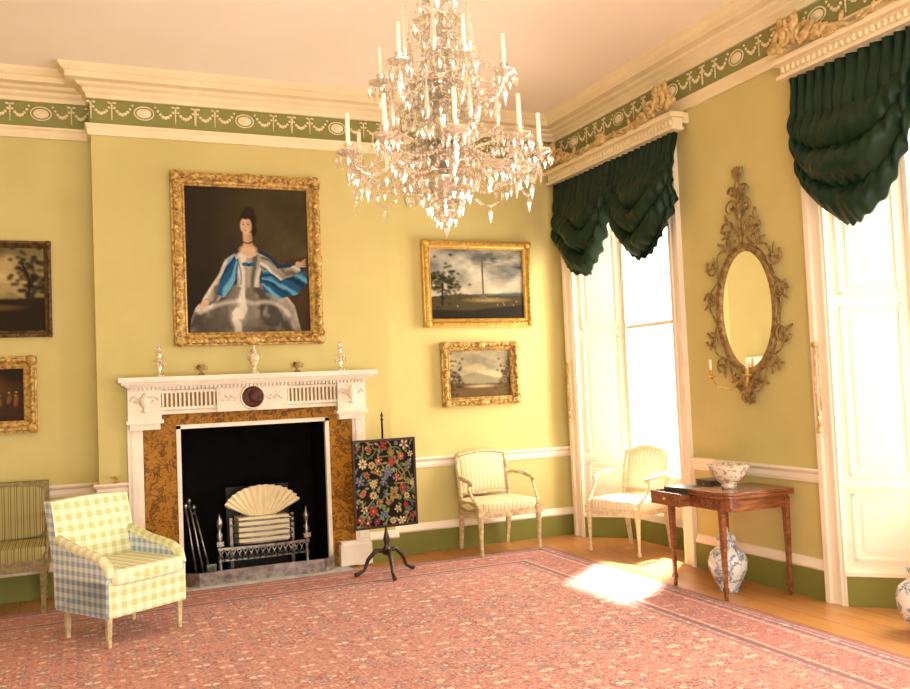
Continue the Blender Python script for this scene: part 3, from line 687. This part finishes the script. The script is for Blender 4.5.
cols=[(158,58,50),(182,102,78),(196,172,122),(100,116,142),(132,62,68),(202,184,150),(166,130,68)]
for _ in range(30):
    x,y=random.random(),random.random(); c.quad((x,y),(x+random.uniform(-.2,.2),y+random.uniform(-.1,.1)),(x+random.uniform(-.25,.25),y+random.uniform(-.25,.25)),.012,random.choice([(102,110,68),(130,114,66)]),1,.5)
for _ in range(230):
    c.ell(random.random(),random.random(),.045,.016,random.choice([(84,100,62),(116,128,84),(74,94,90),(146,138,90)]),random.uniform(0,3),.5,.9)
pts=[]
for _ in range(900):
    x,y=random.uniform(.04,.96),random.uniform(.03,.97)
    if all((x-a)**2+((y-b_)*1.25)**2>.017 for a,b_ in pts): pts.append((x,y))
for (x,y) in pts:
    col=random.choice(cols); r=random.uniform(.035,.085); n=random.choice([5,6,8]); a0=random.random()
    d_=tuple(int(q*.6) for q in col)
    for k in range(n):
        a=a0+k*2*pi/n; c.ell(x+r*.62*math.cos(a),y+r*.5*math.sin(a),r*.5,r*.26,d_,a,.5); c.ell(x+r*.66*math.cos(a),y+r*.53*math.sin(a),r*.38,r*.18,col,a,.5)
    c.ell(x,y,r*.3,r*.24,random.choice(cols),0,.4)
c.noise(.2)
c.obj('embroidered_panel',.534,.706,M_embr,E,(0,-.008,.772))
# ---------------------------------------------------------------- chairs
def openchair(name,loc,rz,mf,ms,arch=.03,bh=.96,scx=1):
    b=MB()
    for s in (-1,1):
        b.lathe([(.010,0),(.018,.015),(.018,.03),(.011,.045),(.015,.16),(.023,.32),(.028,.335),(.02,.345),(.028,.355)],(s*.265,-.23,0),0,12)
        b.box(s*.265-.028,s*.265+.028,-.258,-.202,.355,.425,0)
        b.fru((s*.22,.30,0),(.013,.013),(s*.225,.235,.40),(.02,.02),0)
        b.tube([(s*.225,.235,.38),(s*.228,.245,.55),(s*.232,.285,.8),(s*.228,.315,bh-.06)],[.022,.019,.018,.016],0,8)
        b.tube([(s*.23,.265,.70),(s*.262,.20,.705),(s*.292,.08,.69),(s*.295,-.04,.675),(s*.288,-.10,.672),(s*.284,-.125,.655),(s*.286,-.105,.64)],[.013,.015,.017,.018,.019,.018,.012],0,8)
        b.ell((s*.285,.06,.70),(.026,.09,.018),1,12,8)
        b.tube([(s*.288,-.085,.66),(s*.300,-.09,.60),(s*.292,-.15,.52),(s*.272,-.215,.46),(s*.266,-.228,.42)],[.014,.013,.014,.017,.02],0,8)
    b.box(-.25,.25,-.252,-.215,.345,.41,0); b.box(-.24,.24,.215,.25,.345,.41,0)
    for s in (-1,1): b.add([(s*.27,-.22,.345),(s*.24,-.22,.345),(s*.21,.24,.345),(s*.24,.24,.345),(s*.27,-.22,.41),(s*.24,-.22,.41),(s*.21,.24,.41),(s*.24,.24,.41)],[(0,1,2,3),(4,5,6,7),(0,1,5,4),(1,2,6,5),(2,3,7,6),(3,0,4,7)],0)
    b.sup((0,0,.435),(.55,.50,.12),1,.3)
    def bp(x,z): return (x,.235+ (z-.40)*.15,z)
    top=[bp(-.228+.456*t,bh-.06+(arch+.03)*math.sin(pi*t)) for t in np.linspace(0,1,17)]
    b.tube(top,.019,0,8); b.tube([bp(-.225,.52),bp(.225,.52)],.016,0,8)
    n=16; v=[];f=[]
    for j in range(n+1):
        for i in range(n+1):
            u=i/n;t_=j/n; x=-.21+.42*u; ztop=bh-.075+(arch+.03)*math.sin(pi*u); z=.535+(ztop-.535)*t_
            bu=.035*(math.sin(pi*u)*math.sin(pi*t_))**.4 if 0<i<n and 0<j<n else 0
            p=bp(x,z); v.append((p[0],p[1]-bu-.002,p[2]))
    for j in range(n):
        for i in range(n): a=j*(n+1)+i; f.append((a,a+1,a+n+2,a+n+1))
    b.add(v,f,1,True); b.add([(x,y+.03,z) for x,y,z in v],f,1,True)
    o=b.fin(name,[mf,ms],loc,rz); o.scale=(scx,1,1); return o
openchair('armchair',(-1.045,-.40,0.008),math.radians(3),M_chair,M_str,.0,.95,1.16)
openchair('armchair.001',(-.06,-1.12,0.001),math.radians(-73),M_chairw,M_str2,.03,.93,1.05)
# slip-covered armchair
b=MB()
for (x,y) in ((-.27,-.235),(.27,-.235),(-.25,.25),(.25,.25)):
    b.fru((x,y,0),(.013,.013),(x,y,.30),(.022,.022),3)
b.box(-.30,.30,-.27,.27,.25,.42,1)
b.box(-.305,-.295,-.265,.30,.19,.42,2); b.box(.295,.305,-.265,.30,.19,.42,2)
b.box(-.295,.295,-.285,-.27,.19,.42,1); b.box(-.30,.30,.29,.30,.19,.42,4)
b.sup((0,-.04,.44),(.57,.56,.11),0,.25)
for s in (-1,1):
    prof=[(-.27,.20),(.31,.20),(.33,.66),(.22,.63),(.1,.59),(-.05,.57),(-.17,.545),(-.25,.50),(-.275,.44)]
    b.prism(prof,s*.245,s*.305,'x',2)
    b.tube([(s*.275,.30,.65),(s*.275,.2,.625),(s*.275,.05,.585),(s*.275,-.08,.57),(s*.275,-.18,.55),(s*.275,-.25,.505),(s*.275,-.275,.44)],[.034]*6+[.03],0,10)
v=[];f=[];n=14
for side in (0,1):
    for j in range(n+1):
        for i in range(n+1):
            u=i/n;t_=j/n;x=(-.30+.60*u)*(1-.02*t_); z=.36+t_*(.54+.012*math.sin(pi*u)); yb=.22+.13*t_
            bu=.02*(math.sin(pi*u)*math.sin(pi*t_)) ; v.append((x,yb-bu if side==0 else yb+.085,z))
N=(n+1)**2
for j in range(n):
    for i in range(n):
        a=j*(n+1)+i; f.append((a,a+1,a+n+2,a+n+1))
b.add(v[:N],f,1,True); b.add(v[N:],f,4,True)
for j in range(n):
    for e in (0,n): a=j*(n+1)+e; b.add([v[a],v[a+n+1],v[N+a+n+1],v[N+a]],[(0,1,2,3)],2)
a0=n*(n+1)
for i in range(n): b.add([v[a0+i],v[a0+i+1],v[N+a0+i+1],v[N+a0+i]],[(0,1,2,3)],0)
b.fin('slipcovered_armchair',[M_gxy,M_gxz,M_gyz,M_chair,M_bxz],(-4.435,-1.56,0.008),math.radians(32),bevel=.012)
# settee
b=MB(); L=.85
for x in (-L+.04,-.28,.28,L-.04):
    b.fru((x,-.27,0),(.014,.014),(x,-.27,.34),(.024,.024),0); b.fru((x,.27,0),(.014,.014),(x,.25,.34),(.024,.024),0)
b.box(-L,L,-.30,.26,.32,.40,0); b.sup((0,-.02,.435),(2*L-.03,.56,.13),1,.18)
b.box(-L,L,.22,.27,.50,.93,0); b.sup((0,.215,.71),(2*L-.06,.08,.42),1,.2); b.tube([(-L,.245,.93),(0,.245,.945),(L,.245,.93)],.02,0,8)
for s in (-1,1):
    b.fru((s*(L-.02),.245,.3),(.02,.02),(s*(L-.02),.245,.93),(.02,.02),0)
    b.tube([(s*(L-.02),.24,.70),(s*(L-.01),.05,.69),(s*(L-.01),-.16,.67),(s*(L-.01),-.20,.64),(s*(L-.01),-.17,.55),(s*(L-.02),-.26,.42),(s*(L-.02),-.28,.36)],.018,0,8)
b.fin('striped_settee',[mat('olive_painted_wood',C(150,130,80),C(110,92,52),30,.5),M_olive],(-5.76,-.345,0.008),0)
# ---------------------------------------------------------------- mirror
E=empty('oval_wall_mirror',(0,-2.76,2.06),R90())
b=MB(); A,B=.285,.45; m=0
def ov(a,ra,rb): return (ra*math.cos(a),rb*math.sin(a))
prof=[(-.01,.012),(-.005,.03),(.01,.035),(.02,.03),(.035,.04),(.045,.03),(.05,.0)]
v=[];f=[];n=64;k=len(prof)
for i in range(n):
    a=2*pi*i/n
    for o,h in prof: x,z=ov(a,A+o,B+o); v.append((x,-h,z))
for i in range(n):
    for j in range(k-1): a=i*k+j;c_=((i+1)%n)*k+j; f.append((a,c_,c_+1,a+1))
b.add(v,f,0,True)
for s in (-1,1):
    for (ang,sz,off,tw) in ((10,.075,.10,1),(38,.08,.13,-1),(64,.07,.11,1),(-20,.08,.12,-1),(-48,.075,.11,1),(-72,.065,.10,-1)):
        a=math.radians(ang); x,z=ov(a,A+off,B+off); x*=s
        scroll(b,x,z,sz,a if s>0 else pi-a,2.3*pi,0,-.035,.011,tw*s)
        aa=a if s>0 else pi-a
        leaf(b,x,z,.11,.026,aa+.8,0,-.03,.009); leaf(b,x,z,.09,.024,aa-.9,0,-.03,.009)
    pts=[]
    for ang in np.linspace(-80,80,40):
        a=math.radians(ang); off=.095+.04*math.sin(ang/80*4*pi); x,z=ov(a,A+off,B+off); pts.append((s*x,-.03,z))
    b.tube(pts,.008,0,6)
    for (x,z,sz,a0,di) in ((.12,.61,.09,0,1),(.085,.78,.07,pi,-1),(.06,.90,.05,0,1),(.07,-.56,.06,0,-1),(.04,-.66,.045,pi,1)):
        scroll(b,s*x,z,sz,a0 if s>0 else pi-a0,2.4*pi,0,-.035,.011,di*s)
    for (x,z,l,a) in ((.02,.55,.16,.9),(.03,.70,.12,1.2),(.02,.84,.11,1.0),(.12,.60,.10,.2),(.14,.66,.1,1.3),(.02,-.52,.14,-.9),(.02,-.62,.10,-1.2),(.1,-.52,.1,-.3)):
        leaf(b,s*x,z,l,.028,a if s>0 else pi-a,0,-.03,.009)
b.tube([(0,-.03,.5),(0,-.04,.75),(0,-.03,1.0)],[.015,.012,.008],0,8); b.ell((0,-.04,.72),(.03,.02,.05),0); b.ell((0,-.04,.95),(.024,.02,.035),0)
for a in (-.5,-.25,0,.25,.5): leaf(b,0,.97,.13,.028,pi/2+a,0,-.035)
b.tube([(0,-.03,-.5),(0,-.03,-.72)],[.018,.006],0,8); b.ell((0,-.035,-.60),(.03,.02,.045),0)
for s in (-1,1):
    b.tube([(s*.06,-.04,-.52),(s*.10,-.12,-.60),(s*.16,-.2,-.58),(s*.20,-.22,-.50)],.008,1,8)
    c0=(s*.20,-.22,-.50); b.lathe([(.005,-.01),(.035,.0),(.036,.008),(.012,.012),(.014,.045),(.016,.05),(.0,.05)],c0,1,12); b.lathe([(.010,.045),(.010,.13),(.002,.132)],c0,2,8)
b.fin('gilt_frame',[M_goldd,M_gold2,M_candle],parent=E)
b=MB(); n=64
b.prism([ov(2*pi*i/n,A,B) for i in range(n)],-.014,-.004,'y',0); b.fin('mirror_glass',[M_mir],parent=E)
# ---------------------------------------------------------------- side table
b=MB()
TX0,TX1,TY0,TY1=-.62,-.055,-3.16,-2.42
for (x,y) in ((TX0+.05,TY0+.14),(TX1-.03,TY0+.04),(TX0+.05,TY1-.03),(TX1-.03,TY1-.05)):
    b.fru((x,y,0),(.011,.011),(x,y,.62),(.021,.021),0); b.fru((x,y,.06),(.017,.017),(x,y,.09),(.017,.017),0)
    b.box(x-.022,x+.022,y-.022,y+.022,.60,.69,0)
def dshape(o):
    pts=[(TX1+o*.3,TY1+o),(TX0-o,TY1+o),(TX0-o,TY0+.16)]
    for a in np.linspace(pi,1.5*pi,9)[1:]: pts.append((TX0+.14+(.14+o)*math.cos(a),TY0+.14+(.14+o)*math.sin(a)))
    pts.append((TX1+o*.3,TY0-o)); return pts
b.prism(dshape(-.03),.62,.70,'z',0)
mid=-2.74
tr_=[(TX1,mid),(TX0-.015,mid)]+dshape(.015)[2:]
b.prism([p if p[1]<mid else (p[0],mid) for p in dshape(-.031)],.69,.716,'z',0)
b.prism(tr_,.7155,.735,'z',0); b.prism(tr_,.737,.757,'z',0)
b.box(TX0-.084,TX1,mid+.013,TY1+.009,.70,.712,1)
b.box(TX0-.10,TX0-.085,mid,TY1+.02,.63,.725,0); b.box(TX0-.085,TX1,TY1+.01,TY1+.02,.63,.7249,0); b.box(TX0-.085,TX0,mid-.0,mid+.012,.63,.714,0)
b.ell((TX0-.11,(mid+TY1)/2,.68),(.012,.012,.012),2)
b.fin('folding_side_table',[M_table,M_dmah,M_gold2],bevel=.003)
b=MB(); b.box(-.09,.09,-.13,.13,0,.035,0); b.box(-.087,.0905,-.127,.127,.006,.029,1); b.fin('leather_book',[mat('green_leather',C(80,74,56),C(56,50,38),20,.5),M_candle],(-.52,-2.56,.713),.1)
b=MB(); b.box(-.08,.08,-.10,.10,0,.06,0); b.box(-.083,.083,-.103,.103,.055,.07,0); b.ell((-.083,0,.04),(.006,.008,.008),1); b.fin('wooden_box',[mat('box_green',C(90,84,62),C(60,54,40),20,.4),M_gold2],(-.26,-2.56,.713),-.1,bevel=.003)
b=MB(); b.lathe([(.05,0),(.055,.02),(.05,.03),(.09,.06),(.13,.11),(.15,.165),(.153,.17),(.147,.17),(.12,.11),(.08,.065),(.0,.05)],(0,0,0),0,32); b.fin('porcelain_bowl',[M_bowl],(-.40,-2.91,.7575))
def jar(name,loc,s=1):
    b=MB(); P=[(.07,0),(.075,.01),(.07,.03),(.10,.08),(.135,.16),(.14,.22),(.12,.28),(.07,.32),(.055,.335),(.055,.36),(.07,.37),(.068,.385),(.05,.41),(.015,.425),(.012,.435),(.018,.45),(.004,.465)]
    b.lathe([(r*s,z*s) for r,z in P],(0,0,0),0,28); b.fin(name,[M_porc],loc)
jar('ginger_jar',(-.36,-2.80,0.001)); jar('ginger_jar.001',(-.16,-4.25,0.001),1.0)
# ---------------------------------------------------------------- rug
b=MB(); b.box(-RW/2,RW/2,-RH/2,RH/2,0,.006,0)
b.fin('persian_rug',[M_rug],(-.60-RW/2,-.50-RH/2,.001))
# ---------------------------------------------------------------- chandelier
b=MB(); G,W_,S_=0,1,2
CH=(-2.965,-3.945,0)
prof=[(.004,2.40),(.03,2.43),(.035,2.46),(.012,2.49),(.02,2.52),(.06,2.55),(.085,2.60),(.09,2.63),(.03,2.65),(.022,2.68),(.06,2.70),(.085,2.74),(.08,2.78),(.03,2.80),(.02,2.84),(.04,2.88),(.06,2.94),(.055,3.0),(.022,3.04),(.018,3.08),(.05,3.11),(.07,3.15),(.03,3.18),(.016,3.22),(.028,3.28),(.045,3.34),(.03,3.4),(.014,3.44),(.02,3.5),(.05,3.55),(.02,3.6),(.01,3.66)]
b.lathe(prof,(0,0,0),G,12,False)
b.lathe([(.055,2.72),(.075,2.735),(.075,2.80),(.03,2.825)],(0,0,0),S_,16)
b.tube([(0,0,3.6),(0,0,4.29)],.007,S_,6); b.lathe([(.07,4.298),(.06,4.26),(.02,4.22),(.01,4.2)],(0,0,0),S_,16)
def drop(x,y,z,s=1):
    b.octa((x,y,z),.007*s,.009*s,G); b.octa((x,y,z-.036*s),.0125*s,.020*s,G,.032*s)
def pan(x,y,z,s=1):
    b.lathe([(.006*s,-.02),(.02*s,-.008),(.058*s,.006),(.062*s,.014),(.02*s,.004),(.012*s,.01),(.018*s,.03),(.022*s,.05),(.010*s,.05)],(x,y,z),G,12,False,1,1,.06,6)
    b.lathe([(.0125,.03),(.0115,.20),(.004,.205)],(x,y,z),W_,8)
    for k in range(10):
        a=2*pi*k/10; rr=.060*s
        drop(x+rr*math.cos(a),y+rr*math.sin(a),z-.004)
def chain(p,q,sag,n,s=1):
    p=Vector(p);q=Vector(q)
    for i in range(n+1):
        t=i/n; c=p.lerp(q,t); c.z-=sag*4*t*(1-t); b.octa(c,.0105*s,.0105*s,G)
def tier(n,Rr,zp,zh,ph,dip,rise):
    ends=[]
    for i in range(n):
        a=ph+2*pi*i/n; ca,sa=math.cos(a),math.sin(a); j=1+random.uniform(-.04,.03)
        P=[(.04,zh),(.14*Rr/.5,zh+rise),(.25*Rr/.5,zh+rise*.2),(.36*Rr/.5,zh-dip),(.45*Rr/.5,zh-dip*.7),(Rr*j,zp-.02)]
        pts=[]
        for k in range(25):
            t=k/24*(len(P)-1); i0=min(int(t),len(P)-2); u=t-i0
            p0=P[max(i0-1,0)];p1=P[i0];p2=P[i0+1];p3=P[min(i0+2,len(P)-1)]
            cr=lambda A0,A1,A2,A3:.5*((2*A1)+(-A0+A2)*u+(2*A0-5*A1+4*A2-A3)*u*u+(-A0+3*A1-3*A2+A3)*u**3)
            r=cr(p0[0],p1[0],p2[0],p3[0]);z=cr(p0[1],p1[1],p2[1],p3[1]); pts.append((r*ca,r*sa,z))
        b.tube(pts,.010,G,6,False); pan(Rr*j*ca,Rr*j*sa,zp); ends.append((Rr*j*ca,Rr*j*sa,zp))
        b.octa((Rr*j*ca,Rr*j*sa,zp-.10),.018,.035,G,.07)
        for k in (6,9,12,14,16,18,20): x,y,z=pts[k]; drop(x,y,z-.02,1.05)
    return ends
lo=tier(9,.485,2.735,2.70,.25,.06,.06); up=tier(6,.32,3.14,3.06,.5,.05,.05)
NL=9
for i in range(NL):
    A_=lo[i];B_=lo[(i+1)%NL]; a=.25+2*pi*i/NL; a2=a+pi/NL
    chain(A_,B_,.10,18); chain(A_,B_,.18,24,.9); x,y,z=(Vector(A_)+Vector(B_))/2; b.octa((x,y,z-.22),.017,.03,G,.055)
    chain(A_,(0.08*math.cos(a),0.08*math.sin(a),2.62),.09,18); chain(A_,(.14*math.cos(a2),.14*math.sin(a2),2.8),.12,16,.9)
    chain(A_,(.13*math.cos(a),.13*math.sin(a),3.0),.07,20,.95)
    chain((.17*math.cos(a),.17*math.sin(a),2.98),(.17*math.cos(a+2*pi/NL),.17*math.sin(a+2*pi/NL),2.98),.05,9,.9)
for i in range(6):
    chain(up[i],up[(i+1)%6],.08,14); chain(up[i],up[(i+1)%6],.14,16,.9); a=.5+2*pi*i/6; chain(up[i],(.07*math.cos(a),.07*math.sin(a),3.42),.05,14,.95); chain(up[i],(.1*math.cos(a),.1*math.sin(a),2.95),.04,12,.95)
    chain(up[i],(.09*math.cos(a+.5),.09*math.sin(a+.5),3.56),.08,18,.9)
for (z,r,n) in ((2.98,.18,24),(2.92,.13,18),(3.44,.12,16),(3.36,.09,12),(2.80,.16,22),(2.72,.20,26),(2.64,.17,22),(2.58,.13,18),(2.52,.09,14),(2.46,.05,8),(3.10,.15,20),(3.04,.11,14),(3.58,.10,14),(3.22,.10,14),(3.28,.07,10)):
    b.lathe([(.02,z+.03),(r*.6,z+.022),(r,z),(r*.98,z-.004),(.02,z+.018)],(0,0,0),G,24,False,1,1,.04,10)
    for k in range(n):
        a=2*pi*k/n+z; drop(r*math.cos(a),r*math.sin(a),z-.012,1.05)
for i in range(6):
    a=2*pi*i/6; rr=.19; x,y=rr*math.cos(a),rr*math.sin(a)
    b.tube([(0.03*math.cos(a),0.03*math.sin(a),3.16),(x*.7,y*.7,3.15),(x,y,3.2)],.008,G,6,False)
    b.lathe([(.03,0),(.008,.02),(.016,.05),(.02,.08),(.008,.24),(.001,.30)],(x,y,3.2),G,6,False)
    for k in range(6): drop(x+.03*math.cos(k*1.05),y+.03*math.sin(k*1.05),3.19)
for i in range(9):
    a=.25+pi/9+2*pi*i/9; rr=.30; x,y=rr*math.cos(a),rr*math.sin(a)
    b.tube([(0.04*math.cos(a),0.04*math.sin(a),2.72),(x*.6,y*.6,2.80),(x,y,2.84)],.007,G,6,False)
    b.lathe([(.03,0),(.008,.015),(.014,.04),(.016,.06),(.001,.22)],(x,y,2.84),G,6,False)
    for k in range(6): drop(x+.03*math.cos(k),y+.03*math.sin(k),2.82)
b.octa((0,0,2.37),.024,.03,G,.05)
b.fin('crystal_chandelier',[M_cry,M_candle,M_steel],CH)
# ---------------------------------------------------------------- light
w=bpy.data.worlds.new('world'); bpy.context.scene.world=w; w.use_nodes=True
bg=w.node_tree.nodes['Background']; bg.inputs[0].default_value=(1,.92,.79,1); bg.inputs[1].default_value=3.15
sd=bpy.data.lights.new('sun','SUN'); sd.energy=42; sd.angle=.07; sd.color=(1,.94,.84)
so=bpy.data.objects.new('sun',sd); bpy.context.scene.collection.objects.link(so)
so.rotation_euler=Vector((-1.0,-.86,-2.2)).to_track_quat('-Z','Y').to_euler()
def area(name,loc,d,sx,sy,e,col=(1,.93,.84)):
    l=bpy.data.lights.new(name,'AREA'); l.shape='RECTANGLE'; l.size=sx; l.size_y=sy; l.energy=e; l.color=col
    o=bpy.data.objects.new(name,l); bpy.context.scene.collection.objects.link(o); o.location=loc; o.rotation_euler=Vector(d).to_track_quat('-Z','Y').to_euler()
for c in WC: area('window_skylight',(.75,c,2.1),(-1,0,-.12),1.5,2.8,215)
area('ceiling_fill',(-4.6,-8.9,.5),(.15,.62,.78),3.0,1.5,170,(1,.93,.84))  # added fill lamp behind the camera, brightens the ceiling; no such fixture in the room
bpy.context.scene.view_settings.view_transform='Standard'
